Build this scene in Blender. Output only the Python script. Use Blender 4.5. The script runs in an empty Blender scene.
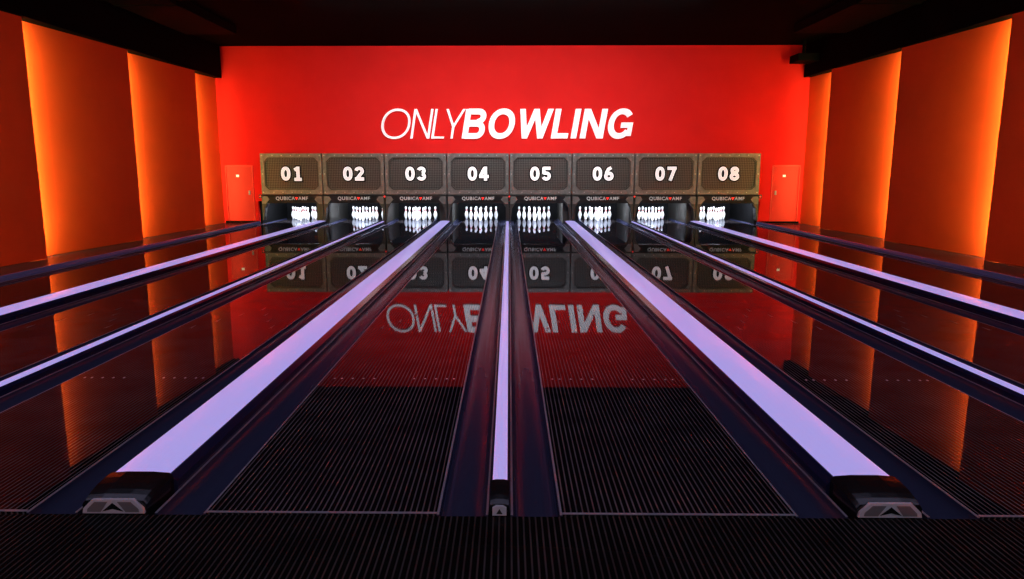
import bpy, math, random
from mathutils import Vector, Matrix
random.seed(4)
sc = bpy.context.scene
sc.view_settings.view_transform = 'Standard'
sc.view_settings.look = 'None'

# ------------------------------------------------------------------ materials
def mat(name, col, rough=0.5, metal=0.0, emit=None, es=0.0, ior=1.45, coat=0.0, spec=0.5):
    m = bpy.data.materials.new(name); m.use_nodes = True
    b = m.node_tree.nodes['Principled BSDF']
    b.inputs['Base Color'].default_value = (*col, 1)
    b.inputs['Roughness'].default_value = rough
    b.inputs['Metallic'].default_value = metal
    b.inputs['IOR'].default_value = ior
    b.inputs['Coat Weight'].default_value = coat
    b.inputs['Specular IOR Level'].default_value = spec
    if emit:
        b.inputs['Emission Color'].default_value = (*emit, 1)
        b.inputs['Emission Strength'].default_value = es
    return m

def noise_col(m, c1, c2, scale=8, detail=4, stretch=(1, 1, 1), rough_amt=None):
    nt = m.node_tree; b = nt.nodes['Principled BSDF']
    tc = nt.nodes.new('ShaderNodeTexCoord'); mp = nt.nodes.new('ShaderNodeMapping')
    mp.inputs['Scale'].default_value = stretch
    n = nt.nodes.new('ShaderNodeTexNoise'); n.inputs['Scale'].default_value = scale
    n.inputs['Detail'].default_value = detail
    r = nt.nodes.new('ShaderNodeValToRGB')
    r.color_ramp.elements[0].color = (*c1, 1); r.color_ramp.elements[1].color = (*c2, 1)
    r.color_ramp.elements[0].position = .3; r.color_ramp.elements[1].position = .7
    nt.links.new(tc.outputs['Object'], mp.inputs['Vector'])
    nt.links.new(mp.outputs['Vector'], n.inputs['Vector'])
    nt.links.new(n.outputs['Fac'], r.inputs['Fac'])
    nt.links.new(r.outputs['Color'], b.inputs['Base Color'])
    return m

def gloss_layer(m, ior, col, rough):
    """diffuse base under a tinted varnish layer"""
    nt = m.node_tree; b = nt.nodes['Principled BSDF']; out = nt.nodes['Material Output']
    b.inputs['Specular IOR Level'].default_value = 0
    b.inputs['Roughness'].default_value = 1
    g = nt.nodes.new('ShaderNodeBsdfGlossy'); g.inputs['Color'].default_value = (*col, 1); g.inputs['Roughness'].default_value = rough
    f = nt.nodes.new('ShaderNodeFresnel'); f.inputs['IOR'].default_value = ior
    mx = nt.nodes.new('ShaderNodeMixShader')
    nt.links.new(f.outputs[0], mx.inputs[0]); nt.links.new(b.outputs[0], mx.inputs[1]); nt.links.new(g.outputs[0], mx.inputs[2])
    nt.links.new(mx.outputs[0], out.inputs['Surface'])
    return m

def stripe_mat(name, period, dark, light, rough, ior, gcol):
    m = mat(name, dark, rough, ior=ior)
    nt = m.node_tree; b = nt.nodes['Principled BSDF']
    tc = nt.nodes.new('ShaderNodeTexCoord'); sx = nt.nodes.new('ShaderNodeSeparateXYZ')
    nt.links.new(tc.outputs['Object'], sx.inputs[0])
    a = nt.nodes.new('ShaderNodeMath'); a.operation = 'MULTIPLY'; a.inputs[1].default_value = 2*math.pi/period
    nt.links.new(sx.outputs['X'], a.inputs[0])
    s = nt.nodes.new('ShaderNodeMath'); s.operation = 'COSINE'
    nt.links.new(a.outputs[0], s.inputs[0])
    r = nt.nodes.new('ShaderNodeMapRange')
    r.inputs['From Min'].default_value = 0.45; r.inputs['From Max'].default_value = 0.98
    nt.links.new(s.outputs[0], r.inputs['Value'])
    n = nt.nodes.new('ShaderNodeTexNoise'); n.inputs['Scale'].default_value = 3
    nt.links.new(tc.outputs['Object'], n.inputs['Vector'])
    mu = nt.nodes.new('ShaderNodeMath'); mu.operation = 'MULTIPLY'
    nt.links.new(r.outputs[0], mu.inputs[0]); nt.links.new(n.outputs['Fac'], mu.inputs[1])
    mx = nt.nodes.new('ShaderNodeMix'); mx.data_type = 'RGBA'
    mx.inputs['A'].default_value = (*dark, 1); mx.inputs['B'].default_value = (*light, 1)
    nt.links.new(mu.outputs[0], mx.inputs['Factor'])
    nt.links.new(mx.outputs['Result'], b.inputs['Base Color'])
    return gloss_layer(m, ior, gcol, rough)

M_lane = stripe_mat('lane_surface', 0.0270, (.006, .004, .006), (.22, .19, .21), .022, 1.42, (.50, .52, .60))
M_appr = stripe_mat('approach_surface', 0.0270, (.004, .004, .004), (.09, .082, .09), .25, 1.3, (.2, .2, .22))
M_gut = gloss_layer(mat('gutter_plastic', (.035, .037, .08), .2), 1.42, (.5, .52, .65), .2)
M_lip = mat('trim_metal', (.30, .30, .38), .35, .3)
M_navy = mat('divider_body', (.012, .014, .05), .15, ior=1.5)
M_rail = mat('outer_rail', (.05, .055, .14), .2, ior=1.5, emit=(.2, .2, .6), es=.05)  # faint emission stands in for a highlight on the rail
M_lav = mat('divider_capping', (.28, .28, .42), .25, emit=(.40, .35, .84), es=.82, coat=.15)  # purple light on the capping is put into the material as emission
M_noseb = mat('nose_plastic', (.008, .008, .01), .18)
M_badge = mat('badge_metal', (.62, .64, .76), .4, .15)
M_badge2 = mat('badge_inset', (.20, .20, .24), .35, .3)
M_black = mat('black_paint', (.003, .003, .003), .9, spec=.03)
M_ceil = noise_col(mat('ceiling_black', (.003, .003, .003), .9, spec=.02), (.002, .002, .002), (.003, .003, .003))
M_duct = mat('duct_black', (.003, .003, .003), .8, spec=.05)
M_red = noise_col(mat('red_paint', (.72, .017, .013), .75, spec=.1), (.66, .014, .013), (.71, .017, .015), 1.5)
M_red2 = mat('red_door_paint', (.62, .014, .012), .5, spec=.3)
M_red3 = mat('red_door_trim', (.76, .025, .02), .4)
M_panel = noise_col(mat('orange_panel', (.72, .09, .02), .7, spec=.1), (.70, .075, .018), (.74, .085, .02), 2)
M_white = mat('white_letter', (.86, .86, .88), .45, emit=(1, 1, 1), es=.30)  # letters are no lamps; slight emission brightens their white
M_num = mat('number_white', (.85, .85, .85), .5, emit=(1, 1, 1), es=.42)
M_label = mat('label_grey', (.45, .45, .45), .5, emit=(1, 1, 1), es=.12)
M_frame = noise_col(mat('mask_frame', (.13, .11, .10), .42, .3), (.085, .084, .080), (.17, .165, .158), 9, 6)
M_band = noise_col(mat('mask_band', (.03, .028, .028), .4, .3), (.012, .012, .012), (.028, .026, .025), 7)
M_rivet = mat('rivet', (.33, .32, .32), .35, .8)
M_redled = mat('red_led', (.6, .02, .02), .4, emit=(1, .03, .02), es=1.0)
M_pin = mat('pin_white', (.85, .86, .9), .25)
M_pinr = mat('pin_stripe', (.55, .02, .02), .3)
M_dot = mat('lane_marker', (.42, .38, .42), .3)
M_arrow = mat('lane_arrow', (.10, .08, .09), .3)
M_curt = mat('pit_curtain', (.006, .006, .007), .9, spec=.05)
M_steel = mat('dark_steel', (.04, .038, .036), .4, .4)
M_led = mat('led_tape', (1, .5, .2), .5, emit=(1, .5, .12), es=6)

M_perf = mat('perforated_plate', (.05, .045, .04), .5, .3)
nt = M_perf.node_tree; b = nt.nodes['Principled BSDF']
tc = nt.nodes.new('ShaderNodeTexCoord'); mp = nt.nodes.new('ShaderNodeMapping')
mp.inputs['Rotation'].default_value = (0, math.radians(45), 0)
vo = nt.nodes.new('ShaderNodeTexChecker'); vo.inputs['Scale'].default_value = 30
vo.inputs['Color1'].default_value = (.012, .011, .010, 1); vo.inputs['Color2'].default_value = (.080, .077, .072, 1)
nt.links.new(tc.outputs['Object'], mp.inputs[0]); nt.links.new(mp.outputs[0], vo.inputs['Vector'])
nt.links.new(vo.outputs['Color'], b.inputs['Base Color'])

# ------------------------------------------------------------------ mesh helpers
class MB:
    def __init__(s): s.v = []; s.f = []; s.mi = []; s.mats = []
    def m(s, mt):
        if mt not in s.mats: s.mats.append(mt)
        return s.mats.index(mt)
    def add(s, vs, fs, mt):
        o = len(s.v); s.v += [tuple(v) for v in vs]; k = s.m(mt)
        for f in fs: s.f.append([o+i for i in f]); s.mi.append(k)
    def box(s, x0, x1, y0, y1, z0, z1, mt):
        vs = [(x0,y0,z0),(x1,y0,z0),(x1,y1,z0),(x0,y1,z0),(x0,y0,z1),(x1,y0,z1),(x1,y1,z1),(x0,y1,z1)]
        s.add(vs, [(0,3,2,1),(4,5,6,7),(0,1,5,4),(1,2,6,5),(2,3,7,6),(3,0,4,7)], mt)
    def prism_y(s, pts, y0, y1, mt):
        n = len(pts)
        vs = [(x, y0, z) for x, z in pts] + [(x, y1, z) for x, z in pts]
        fs = [list(range(n)), list(range(2*n-1, n-1, -1))] + [(i, i+n, (i+1) % n+n, (i+1) % n) for i in range(n)]
        s.add(vs, fs, mt)
    def prism_z(s, pts, z0, z1, mt):
        n = len(pts)
        vs = [(x, y, z0) for x, y in pts] + [(x, y, z1) for x, y in pts]
        fs = [list(range(n-1, -1, -1)), list(range(n, 2*n))] + [(i, (i+1) % n, (i+1) % n+n, i+n) for i in range(n)]
        s.add(vs, fs, mt)
    def loft(s, rings, mt, cap=True):
        n = len(rings[0]); vs = [p for r in rings for p in r]; fs = []
        for k in range(len(rings)-1):
            for i in range(n):
                j = (i+1) % n
                fs.append((k*n+i, k*n+j, (k+1)*n+j, (k+1)*n+i))
        if cap: fs += [list(range(n-1, -1, -1)), [(len(rings)-1)*n+i for i in range(n)]]
        s.add(vs, fs, mt)
    def obj(s, name, loc=(0, 0, 0), parent=None, smooth=False, bevel=0):
        me = bpy.data.meshes.new(name); me.from_pydata(s.v, [], s.f)
        for mt in s.mats: me.materials.append(mt)
        for p, k in zip(me.polygons, s.mi): p.material_index = k; p.use_smooth = smooth
        import bmesh
        bm = bmesh.new(); bm.from_mesh(me); bmesh.ops.recalc_face_normals(bm, faces=bm.faces); bm.to_mesh(me); bm.free()
        o = bpy.data.objects.new(name, me); o.location = loc; sc.collection.objects.link(o)
        if parent: o.parent = parent
        if bevel:
            md = o.modifiers.new('bev', 'BEVEL'); md.width = bevel; md.segments = 2; md.limit_method = 'ANGLE'
        return o

def empty(name, loc=(0, 0, 0)):
    e = bpy.data.objects.new(name, None); e.location = loc; e.empty_display_size = .2
    sc.collection.objects.link(e); return e

def area(name, loc, direction, sx, sy, power, col, parent=None, spread=180):
    l = bpy.data.lights.new(name, 'AREA'); l.shape = 'RECTANGLE'; l.size = sx; l.size_y = sy
    l.energy = power; l.color = col; l.spread = math.radians(spread)
    o = bpy.data.objects.new(name, l); o.location = loc
    o.rotation_euler = Vector(direction).to_track_quat('-Z', 'Y').to_euler()
    sc.collection.objects.link(o)
    if parent: o.parent = parent
    return o

def ellipse(cx, cz, rx, rz, a0=0, a1=360, n=40, p=2.0):
    pts = []
    for i in range(n+1):
        a = math.radians(a0+(a1-a0)*i/n); c, s_ = math.cos(a), math.sin(a)
        pts.append((cx+rx*math.copysign(abs(c)**(2/p), c), cz+rz*math.copysign(abs(s_)**(2/p), s_)))
    return pts
def ribbon(mb, pts, w, T, y0, y1, mt, closed=False):
    if closed: pts = pts[:-1]
    n = len(pts); L = []; R = []
    for i in range(n):
        p = Vector(pts[i]); a = Vector(pts[i-1]) if (closed or i > 0) else None
        c = Vector(pts[(i+1) % n]) if (closed or i < n-1) else None
        d1 = (p-a).normalized() if a is not None else None; d2 = (c-p).normalized() if c is not None else None
        if d1 is None: d1 = d2
        if d2 is None: d2 = d1
        n1 = Vector((-d1.y, d1.x)); n2 = Vector((-d2.y, d2.x)); m = (n1+n2).normalized()
        q = w/2/max(.5, m.dot(n1)); L.append(p+m*q); R.append(p-m*q)
    vs = []
    for i in range(n):
        for P, yy in ((L[i], y0), (R[i], y0), (R[i], y1), (L[i], y1)):
            u, v = T(P); vs.append((u, yy, v))
    fs = []
    rng = n if closed else n-1
    for i in range(rng):
        j = (i+1) % n
        for a in range(4):
            c = (a+1) % 4; fs.append((i*4+a, i*4+c, j*4+c, j*4+a))
    if not closed: fs += [(0, 1, 2, 3), ((n-1)*4+3, (n-1)*4+2, (n-1)*4+1, (n-1)*4)]
    mb.add(vs, fs, mt)

# ------------------------------------------------------------------ dimensions
H = 1.55
Y0 = 3.01           # foul line
YM = 20.0           # mask front
YW = 20.3           # end wall
HP = Y0+18.29       # head pin
PAIR = 3.505; WIN = 1.88; BET = PAIR-WIN
LW = 1.054; GW = .235
WW = WIN-LW-2*GW; NW = BET-LW-2*GW
lanes = []
for p in range(-2, 2):
    a = p*PAIR + BET/2
    lanes += [a, a+WIN]
wides = [p*PAIR+PAIR/2 for p in range(-2, 2)]
narrows = [p*PAIR for p in range(-1, 2)]
YE = 22.35
ZF = -.12

# ------------------------------------------------------------------ shell
XL, XR = -8.5, 8.7
mb = MB(); mb.box(XL, XR, -3.2, 23.2, ZF-.1, ZF, M_black); mb.obj('floor')
mb = MB(); mb.box(XL-.1, XR+.1, -3.2, 23.2, 4.85, 4.95, M_ceil); mb.obj('ceiling')
mb = MB(); mb.box(XL-.12, XL, -3.2, 23.2, ZF, 4.85, M_black); mb.obj('wall_left')
mb = MB(); mb.box(XR, XR+.12, -3.2, 23.2, ZF, 4.85, M_black); mb.obj('wall_right')
mb = MB(); mb.box(XL, XR, -3.3, -3.2, ZF, 4.85, M_black); mb.obj('wall_front')
mb = MB()
mb.box(XL, XR, YW, YW+.12, .62, 4.85, M_red)
mb.box(XL, -7.1, YW, YW+.12, ZF, .62, M_red)
mb.box(7.12, XR, YW, YW+.12, ZF, .62, M_red)
mb.obj('wall_back')
mb = MB(); mb.box(-8.05, -7.12, YW-.02, YW, 0, .06, M_black); mb.obj('baseboard_left')
mb = MB(); mb.box(7.14, 8.25, YW-.02, YW, 0, .06, M_black); mb.obj('baseboard_right')

mb = MB(); mb.box(XL+.03, XR-.03, -3.17, Y0-.02, ZF, 0, M_appr); mb.obj('approach_floor')
for s, xa, xb in (('l', -8.46, -7.065), ('r', 7.065, 8.66)):
    mb = MB(); mb.box(xa, xb, Y0-.02, YW-.03, ZF, -.005, M_gut); mb.obj('side_walkway')

for xa, xb in ((-7.6, -6.4), (6.7, 7.9)):
    mb = MB(); mb.box(xa, xb, -3, 17.5, 4.66, 4.849, M_duct)
    for j in range(8): mb.box(xa-.02, xb+.02, -2.4+j*2.4, -2.34+j*2.4, 4.64, 4.849, M_duct)
    mb.obj('ceiling_duct')
mb = MB(); mb.box(-8, 8, 14.25, 14.36, 4.72, 4.85, M_duct); lt = mb.obj('wall_washer_track')

# ------------------------------------------------------------------ side wall panels
edges = [-4.1, -.84, 2.42, 5.67, 8.92, 12.17, 15.45, 18.7, 21.95]
PT = 4.0
for side, xn, xf in ((-1, 8.22, 7.97), (1, 8.42, 8.17)):
    for i in range(len(edges)-1):
        ya, yb = edges[i]+.0, edges[i+1]
        ye = min(yb, YW-.002); ys = max(ya-.12, -3.19)
        t = (ye-ya)/(yb-ya); xe = xn+(xf-xn)*t
        xs = xn + (xn-xf)*(ya-ys)/(yb-ya)
        mb = MB()
        mb.prism_z([(side*xs, ys), (side*xe, ye), (side*(xe+.035), ye), (side*(xs+.035), ys)], 0, PT, M_panel)
        o = mb.obj('wall_panel')
        if yb < YW:
            mb = MB()
            mb.box(min(side*(xf+.045), side*(xf+.065)), max(side*(xf+.045), side*(xf+.065)), yb-.10, yb-.06, .02, PT-.02, M_led)
            mb.obj('led_strip', parent=o)
            area('led_light', (side*(xf+.09), yb-.05, PT/2), (side*.85, 1, 0), .05, PT-.1, 115, (1, .85, .24), parent=o, spread=130)
    mb = MB(); a, c = side*(xf-.05), side*8.5 if side < 0 else side*8.7
    mb.box(min(a, c), max(a, c), -3.19, YW-.002, PT+.002, 4.848, M_black); mb.obj('trim_1' if side < 0 else 'trim_2')

# ------------------------------------------------------------------ lanes
for k, x in enumerate(lanes):
    mb = MB()
    mb.box(-LW/2, LW/2, Y0, YE, ZF, 0, M_lane)
    for bd in (3, 5, 8, 11, 14):
        for sg in (-1, 1):
            cx = sg*(LW/2-bd*.027)
            cy = Y0+2.1
            pts = [(cx+.007*math.cos(a*math.pi/4), cy+.014*math.sin(a*math.pi/4)) for a in range(8)]
            mb.prism_z(pts, .0002, .0012, M_dot)
    for bd in range(7):
        cx = -LW/2+.135+bd*.1307
        cy = Y0+4.75-abs(bd-3)*.3
        mb.prism_z([(cx-.012, cy-.09), (cx, cy-.06), (cx+.012, cy-.09), (cx, cy+.07)], .0002, .0010, M_arrow)
    mb.box(-LW/2, LW/2, Y0, Y0+.016, .0003, .0025, M_lip)
    mb.obj('bowling_lane', (x, 0, 0))
    for sg in (-1, 1):
        mb = MB(); hw = GW/2-.0005
        arc = [(-(hw-.012)*math.cos(math.pi*i/18), -.006-.075*math.sin(math.pi*i/18)) for i in range(19)]
        prof = [(-hw, ZF+.001), (-hw, -.004)] + arc + [(hw, -.004), (hw, ZF+.001)]
        mb.prism_y(prof, Y0, YE, M_gut)
        mb.box(-hw, -hw+.010, Y0, YM, -.0038, -.001, M_lip)
        mb.box(hw-.010, hw, Y0, YM, -.0038, -.001, M_lip)
        for j in range(14):
            yy = Y0+.35+j*1.2
            for q in (-1, 1):
                mb.box(q*(hw-.005)-.004, q*(hw-.005)+.004, yy, yy+.01, -.001, .001, M_rivet)
        mb.obj('lane_gutter', (x+sg*(LW/2+GW/2), 0, 0))

# ------------------------------------------------------------------ dividers
def divider(x, w, wide=True, lit=True):
    e = empty('lane_divider', (x, 0, 0))
    hw = w/2-.0008
    zt = .075 if wide else .06
    mb = MB()
    ys = Y0+.235 if wide else Y0+.20
    prof = [(-hw, ZF+.001), (-hw, zt-.030), (-hw+.035, zt), (hw-.035, zt), (hw, zt-.030), (hw, ZF+.001)] if wide else [(-hw, ZF+.001), (-hw, zt-.022), (-hw+.016, zt), (hw-.016, zt), (hw, zt-.022), (hw, ZF+.001)]
    mb.prism_y(prof, ys, YM+.02, M_navy if lit else M_rail)
    mb.obj('body', parent=e)
    cw = w*.76/2 if wide else w*.7/2
    mb = MB()
    n = 8
    top = [(-cw+2*cw*i/n, zt+.004+.014*(1-(2*i/n-1)**2)) for i in range(n+1)]
    mb.prism_y([(-cw, zt+.0005)]+top+[(cw, zt+.0005)], ys, YM+.02, M_lav if lit else M_rail)
    mb.obj('capping', parent=e)
    mb = MB(); rings = []
    yf = Y0-.005
    for t in (0, .25, .5, .7, .85, .95, 1.0):
        y = ys-(ys-yf)*t
        zz = zt+.018-.028*t**3 if wide else zt+.018-.025*t**3
        ww = hw*((.90 if wide else 1)-.07*t**2)
        zb = ZF+.002 if y > Y0 else .001
        r = [(-ww, y, zb), (-ww, y, zz-.024), (-ww*.9, y, zz-.006), (-ww*.4, y, zz), (ww*.4, y, zz), (ww*.9, y, zz-.006), (ww, y, zz-.024), (ww, y, zb)]
        rings.append(r)
    mb.loft(rings, M_noseb); mb.obj('nose_cap', parent=e)
    mb = MB()
    bw = hw*.80
    yb = yf-.014
    if wide:
        mb.prism_y([(-bw, .004), (-bw*.96, .028), (-bw*.66, .070), (bw*.66, .070), (bw*.96, .028), (bw, .004)], yb, yf+.002, M_badge)
        mb.prism_y([(-bw*.84, .012), (-bw*.82, .026), (-bw*.58, .060), (-bw*.16, .060), (-bw*.40, .012)], yb-.003, yb, M_badge2)
        mb.prism_y([(bw*.84, .012), (bw*.82, .026), (bw*.58, .060), (bw*.16, .060), (bw*.40, .012)], yb-.003, yb, M_badge2)
        mb.prism_y([(-bw*.34, .016), (0, .056), (bw*.34, .016), (0, .028)], yb-.006, yb-.003, M_noseb)
    else:
        mb.prism_y([(-bw*.8, .004), (-bw*.8, .038), (-bw*.4, .048), (bw*.4, .048), (bw*.8, .038), (bw*.8, .004)], yb, yf+.002, M_badge)
        mb.prism_y([(-bw*.35, .012), (0, .036), (bw*.35, .012)], yb-.003, yb, M_steel)
    mb.obj('badge', parent=e)
for x in wides: divider(x, WW)
for x in narrows: divider(x, NW, False)
for x in (-2*PAIR-.0, 2*PAIR+.0): divider(x, NW-.004, False, False)

# ------------------------------------------------------------------ pins
prof = [(0, 0), (.0258, 0), (.029, .008), (.045, .055), (.0565, .09), (.0605, .114), (.0585, .14), (.049, .18), (.036, .215), (.026, .24), (.0228, .254), (.0232, .268), (.0248, .286), (.0295, .315), (.0323, .343), (.030, .360), (.021, .374), (.010, .3795), (0, .381)]
def pin(mb, x, y, seg=18):
    rings = []
    for r, z in prof[1:-1]:
        rings.append([(x+r*math.cos(2*math.pi*i/seg), y+r*math.sin(2*math.pi*i/seg), z+.001) for i in range(seg)])
    for k in range(len(rings)-1):
        z = prof[k+1][1]
        mt = M_pinr if z in (.24, .268) else M_pin
        mb.loft(rings[k:k+2], mt, cap=False)
    mb.add(rings[0], [list(range(seg-1, -1, -1))], M_pin)
    mb.add(rings[-1], [list(range(seg))], M_pin)
for x in lanes:
    mb = MB()
    for r in range(4):
        for c in range(r+1):
            pin(mb, (c-r/2)*.3048, r*.264)
    mb.obj('bowling_pins', (x, HP, 0), smooth=True)

# ------------------------------------------------------------------ pit
mb = MB()
mb.box(-7.1, 7.12, 22.75, 22.8, ZF, 1.9, M_curt)
mb.box(-7.1, 7.12, YW+.12, 22.8, 1.9, 1.95, M_curt)
mb.box(-7.12, -7.05, YW+.125, 22.8, ZF, 1.9, M_curt)
mb.box(7.05, 7.14, YW+.125, 22.8, ZF, 1.9, M_curt)
mb.obj('pit_curtain')
for x, w in [(x, WW) for x in wides]+[(x, NW) for x in narrows]:
    mb = MB(); mb.box(-w/2+.002, w/2-.002, YM+.30, 22.7, ZF+.002, .60, M_steel); mb.obj('kickback_plate', (x, 0, 0))
for i, x in enumerate(lanes):
    area('pin_light', (x, YM+.50, .72), (0, 1, -.42), 1.3, .12, 80, (.82, .90, 1))

# ------------------------------------------------------------------ masking units
CX = .05; UW = 1.735
Z0, Z1, ZB = .82, 1.95, .58
DC = .385; DW = .235
def digit(mb, ch, xc, zc, wd, y0, y1, mt, grow=0.0):
    w = DW+grow; c2 = w/2; W = .68
    hz = DW/2
    T = lambda P: (xc+(P[0]-W/2)*DC, zc+(P[1]-.5)*DC)
    cnt = [0]
    def rib(pts, closed=False):
        d = cnt[0]*.001; cnt[0] += 1
        ribbon(mb, pts, w, T, y0-d, y1, mt, closed)
    if ch == '0': rib(ellipse(W/2, .5, W/2-hz, .5-hz, p=2.2), True)
    if ch == '1': rib([(.40, 0-grow/2), (.40, 1+grow/2)]); rib([(.15, .76), (.40, .90)]); rib([(.12-grow/2, .09), (.66+grow/2, .09)])
    if ch == '2':
        rib(ellipse(W/2, .68, W/2-hz, .32-hz, 170, -40, 16)+[(.16, .13)]); rib([(.02-grow/2, hz), (W+grow/2, hz)])
    if ch == '3':
        rib(ellipse(W/2-.01, .71, W/2-hz-.02, .29-hz, 165, -80, 14)); rib(ellipse(W/2-.01, .30, W/2-hz, .30-hz, 80, -165, 14))
    if ch == '4':
        rib([(.46, -grow/2), (.46, 1+grow/2)]); rib([(.40, .92), (.10, .34)]); rib([(0-grow/2, .30), (.70+grow/2, .30)])
    if ch == '5':
        rib([(W-.04+grow/2, 1-hz), (.10-grow/2, 1-hz)]); rib([(.17, .95), (.15, .50)]); rib([(.10, .56)]+ellipse(W/2-.01, .33, W/2-hz, .33-hz, 105, -160, 18))
    if ch == '6':
        rib(ellipse(W/2, .32, W/2-hz, .32-hz, p=2.1), True); rib([(.14, .38), (.18, .60), (.30, .82), (.50, .93)])
    if ch == '7':
        rib([(.02-grow/2, 1-hz), (W+grow/2, 1-hz)]); rib([(W-.12, .92), (.24, -grow/2)])
    if ch == '8':
        rib(ellipse(W/2, .73, W/2-hz-.04, .27-hz), True); rib(ellipse(W/2, .30, W/2-hz, .30-hz), True)
for k in range(8):
    x = CX+(k-3.5)*UW
    e = empty('pinsetter_masking_unit', (x, YM, 0))
    hw = UW/2-.012
    mb = MB()
    mb.box(-hw, hw, .05, .26, Z0, Z1, M_frame)
    zi0, zi1 = Z0+.13, Z1-.11; xi = hw-.10; ch = .11
    mb.box(-hw, -xi, 0, .05, Z0, Z1, M_frame); mb.box(xi, hw, 0, .05, Z0, Z1, M_frame)
    mb.box(-xi, xi, 0, .05, Z0, zi0, M_frame); mb.box(-xi, xi, 0, .05, zi1, Z1, M_frame)
    for sx in (-1, 1):
        for za, sg in ((zi0, 1), (zi1, -1)):
            mb.prism_y([(sx*xi, za), (sx*(xi-ch), za), (sx*xi, za+sg*ch)], 0.001, .05, M_frame)
    mb.obj('frame', parent=e, bevel=.006)
    mb = MB(); mb.box(-xi, xi, .035, .052, zi0, zi1, M_perf); mb.obj('perforated_panel', parent=e)
    mb = MB()
    o = [(-xi, zi0+ch), (-xi+ch, zi0), (xi-ch, zi0), (xi, zi0+ch), (xi, zi1-ch), (xi-ch, zi1), (-xi+ch, zi1), (-xi, zi1-ch)]
    cz = (zi0+zi1)/2
    i_ = [(px*.965, cz+(pz-cz)*.94) for px, pz in o]
    for a in range(8):
        c = (a+1) % 8
        mb.prism_y([o[a], o[c], i_[c], i_[a]], -.006, .03, M_steel)
    mb.obj('rim', parent=e)
    mb = MB()
    for sx in (-1, 1):
        for zz in (Z0+.06, (Z0+Z1)/2, Z1-.055):
            cxx = sx*(hw-.05)
            mb.prism_y([(cxx+.018*math.cos(a*math.pi/4), zz+.018*math.sin(a*math.pi/4)) for a in range(8)], -.01, .0, M_rivet)
    for j in range(5):
        cxx = -hw*.6+hw*.3*j
        for zz in (Z0+.06, Z1-.055):
            mb.prism_y([(cxx+.016*math.cos(a*math.pi/4), zz+.016*math.sin(a*math.pi/4)) for a in range(8)], -.01, .0, M_rivet)
    mb.obj('rivets', parent=e)
    mb = MB()
    mb.loft([[(-hw, .0, Z0), (hw, .0, Z0), (hw, .26, Z0), (-hw, .26, Z0)],
             [(-hw, -.06, Z0-.03), (hw, -.06, Z0-.03), (hw, .26, Z0-.03), (-hw, .26, Z0-.03)],
             [(-hw*.93, -.02, ZB), (hw*.93, -.02, ZB), (hw*.93, .26, ZB), (-hw*.93, .26, ZB)]], M_band)
    for sx in (-1, 1):
        mb.prism_y([(sx*hw, Z0-.03), (sx*hw, .10), (sx*(hw-.03), .10), (sx*(hw-.07), ZB-.14), (sx*(hw-.16), ZB), (sx*(hw-.16), Z0-.06)], -.03, .20, M_steel)
        mb.prism_y([(sx*(hw-.02), Z0-.05), (sx*(hw-.02), ZB-.02), (sx*(hw-.10), ZB-.02), (sx*(hw-.22), Z0-.14), (sx*(hw-.16), Z0-.05)], -.068, -.03, M_frame)
    mb.obj('hood', parent=e)
    def text(body, size, zc, yy, mt, off, name, ext=.006, xx=0, sp=1):
        c = bpy.data.curves.new(name, 'FONT'); c.body = body; c.size = size
        c.align_x = 'CENTER'; c.align_y = 'CENTER'; c.offset = off; c.extrude = ext; c.space_character = sp
        c.materials.append(mt)
        t = bpy.data.objects.new(name, c); sc.collection.objects.link(t); t.parent = e
        t.location = (xx, yy, zc); t.rotation_euler = (math.pi/2, 0, 0); return t
    for nm, y0, y1, mt, g in (('number', .004, .018, M_num, 0), ('number_outline', .022, .034, M_black, .16)):
        mb = MB()
        digit(mb, '0', -.16, cz, .68, y0, y1, mt, g); digit(mb, str(k+1), .16, cz, .68, y0, y1, mt, g)
        mb.obj(nm, parent=e)
    text('QUBICA  AMF', .13, Z0-.11, -.058, M_label, .002, 'label', .004, sp=1.15)
    mb = MB(); mb.prism_y([(.085, Z0-.075), (.175, Z0-.075), (.13, Z0-.15)], -.062, -.05, M_redled); mb.obj('label_mark', parent=e)
for x in [CX+(j-4)*UW for j in (0, 2, 4, 6, 8)]:
    mb = MB(); mb.prism_y([(.022*math.cos(a*math.pi/6), .77+.022*math.sin(a*math.pi/6)) for a in range(12)], YM-.115, YM-.10, M_redled)
    mb.box(-.04, .04, YM-.10, YM-.07, .72, .82, M_steel)
    mb.obj('indicator_lamp', (x, 0, 0))

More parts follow.
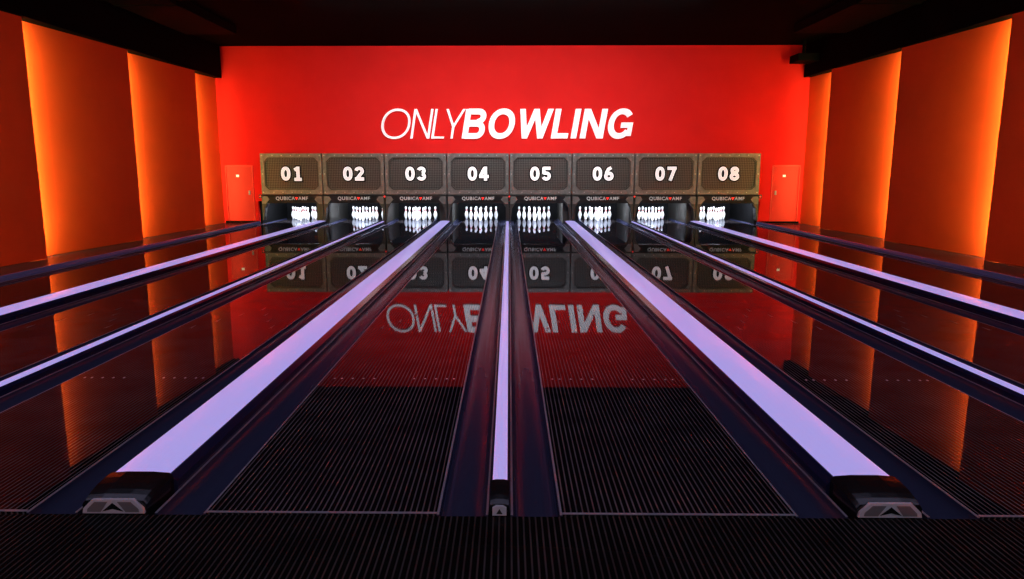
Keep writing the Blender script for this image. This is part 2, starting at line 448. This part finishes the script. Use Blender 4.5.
# ------------------------------------------------------------------ wall sign
CAP = .80; SH = math.tan(math.radians(9.5)); ZS = 2.36
sign = empty('wall_sign', (0, YW, 0))
def letter(ch, u0, w, width, nm):
    T = lambda P: (P[0]*CAP+P[1]*CAP*SH, ZS+P[1]*CAP)
    mb = MB(); cnt = [0]
    def poly(pts):
        d = cnt[0]*.0015; cnt[0] += 1
        mb.prism_y([T((u0+a, c)) for a, c in pts], -.10-d, -.03, M_white)
    def rib(pts, closed=False):
        d = cnt[0]*.0015; cnt[0] += 1
        ribbon(mb, [(u0+a, c) for a, c in pts], w, T, -.10-d, -.03, M_white, closed)
    def bar(a, z0, c, z1, ww): poly([(a-ww/2, z0), (a+ww/2, z0), (c+ww/2, z1), (c-ww/2, z1)])
    h = w/2; W = width
    if ch == 'O': rib(ellipse(W/2, .5, W/2-h, .5-h+.015, p=2.15), True)
    if ch == 'N':
        bar(h, 0, h, 1, w); bar(W-h, 0, W-h, 1, w); bar(W-h*1.1, 0, h*1.1, 1, w*1.1)
    if ch == 'L': bar(h, 0, h, 1, w); poly([(0, 0), (W, 0), (W, w*.9), (0, w*.9)])
    if ch == 'I': bar(h, 0, h, 1, w)
    if ch == 'Y':
        bar(W/2, 0, W/2, .44, w); bar(W/2, .40, h, 1, w*1.1); bar(W/2, .40, W-h, 1, w*1.1)
    if ch == 'W':
        q = w*1.0; bar(W*.27, 0, h, 1, q); bar(W*.27, 0, W*.5, 1, q*.95); bar(W*.73, 0, W*.5, 1, q*.95); bar(W*.73, 0, W-h, 1, q)
    if ch == 'B':
        bar(h, 0, h, 1, w); e2 = w*.44
        rib([(h, 1-e2)]+[(W-.30, 1-e2)]+ellipse(W-.30, .765-e2/4, .30-h-.02, .235-e2*.75, 90, -90, 14)[1:-1]+[(W-.30, .53), (h, .53)])
        rib([(h, .50)]+[(W-.30, .50)]+ellipse(W-.28, .25+e2*.5, .28-h, .25-e2*.5, 90, -90, 14)[1:-1]+[(W-.30, e2), (h, e2)])
    if ch == 'G':
        rib(ellipse(W/2, .5, W/2-h, .5-h+.015, 38, 325, 34, 2.1))
        poly([(W*.52, .36), (W-.01, .36), (W-.01, .54), (W*.52, .54)])
        poly([(W-w*.85, .08), (W-.01, .08), (W-.01, .40), (W-w*.85, .40)])
    mb.obj(nm, parent=sign)
u = -3.57/CAP
tw = .078
for ch, W in (('O', 1.00), ('N', .66), ('L', .44), ('Y', .66)):
    letter(ch, u, tw, W, 'letter_thin_'+ch.lower()); u += W+(.07 if ch != 'L' else -.06)
u = -1.28/CAP
for ch, W in (('B', .76), ('O', .90), ('W', 1.16), ('L', .58), ('I', .21), ('N', .80), ('G', .86)):
    letter(ch, u, .195, W, 'letter_bold_'+ch.lower()); u += W+(.105 if ch != 'W' else .07)

# ------------------------------------------------------------------ access doors
for n, (xa, xb, hs) in enumerate(((-7.98, -7.2, 1), (7.42, 8.2, -1))):
    mb = MB(); zt = 1.62
    mb.box(xa+.04, xb-.04, YW-.012, YW-.0005, .06, zt-.04, M_red2)
    for a in ((xa, xa+.025, .06, zt), (xb-.025, xb, .06, zt), (xa+.025, xb-.025, zt-.025, zt)):
        mb.box(a[0], a[1], YW-.03, YW-.0005, a[2], a[3], M_red3)
    hx = (xb-.14) if hs > 0 else (xa+.10)
    mb.box(hx, hx+.04, YW-.05, YW-.012, .80, .92, M_lip)
    mb.box(xa+.3, xa+.38, YW-.016, YW-.012, 1.30, 1.36, M_white)
    mb.obj('door_%d' % (n+1))

mb = MB(); mb.box(7.55, 8.1, 19.3, 19.9, 4.30, 4.49, M_duct); mb.box(7.75, 7.8, 19.5, 19.6, 4.49, 4.85, M_duct)
mb.obj('ceiling_speaker')

# ------------------------------------------------------------------ lights
area('wall_washer', (0, 14.5, 4.70), (0, 5.8, -2.9), 8, .15, 185, (1, .97, .97), spread=100)
area('fill_light', (0, 5.5, 4.7), (0, .15, -1), 12, 2.5, 75, (.66, .62, 1))  # added violet fill overhead, out of view, tints dividers and gutters
area('fill_light', (0, 1.0, 4.7), (0, .3, -1), 12, 2, 40, (.8, .75, 1))  # second added overhead fill for the near end
area('fill_light', (0, -2.6, 3.6), (0, 1, -.25), 10, .6, 70, (.85, .87, 1))  # added fill behind the camera, brightens badges and other front faces
w = bpy.data.worlds.new('World'); sc.world = w; w.use_nodes = True
w.node_tree.nodes['Background'].inputs[0].default_value = (.01, .008, .012, 1)
w.node_tree.nodes['Background'].inputs[1].default_value = .3

# ------------------------------------------------------------------ camera
cam = bpy.data.cameras.new('camera'); co = bpy.data.objects.new('camera', cam); sc.collection.objects.link(co)
cam.lens = 25.0; cam.sensor_width = 36
th = math.atan(121.5/711)
YAW = .0160
co.location = (.04, 0, H)
co.rotation_euler = (math.pi/2-th, 0, -3/711+YAW)
cam.shift_x = YAW*711/math.cos(th)/1024
sc.camera = co
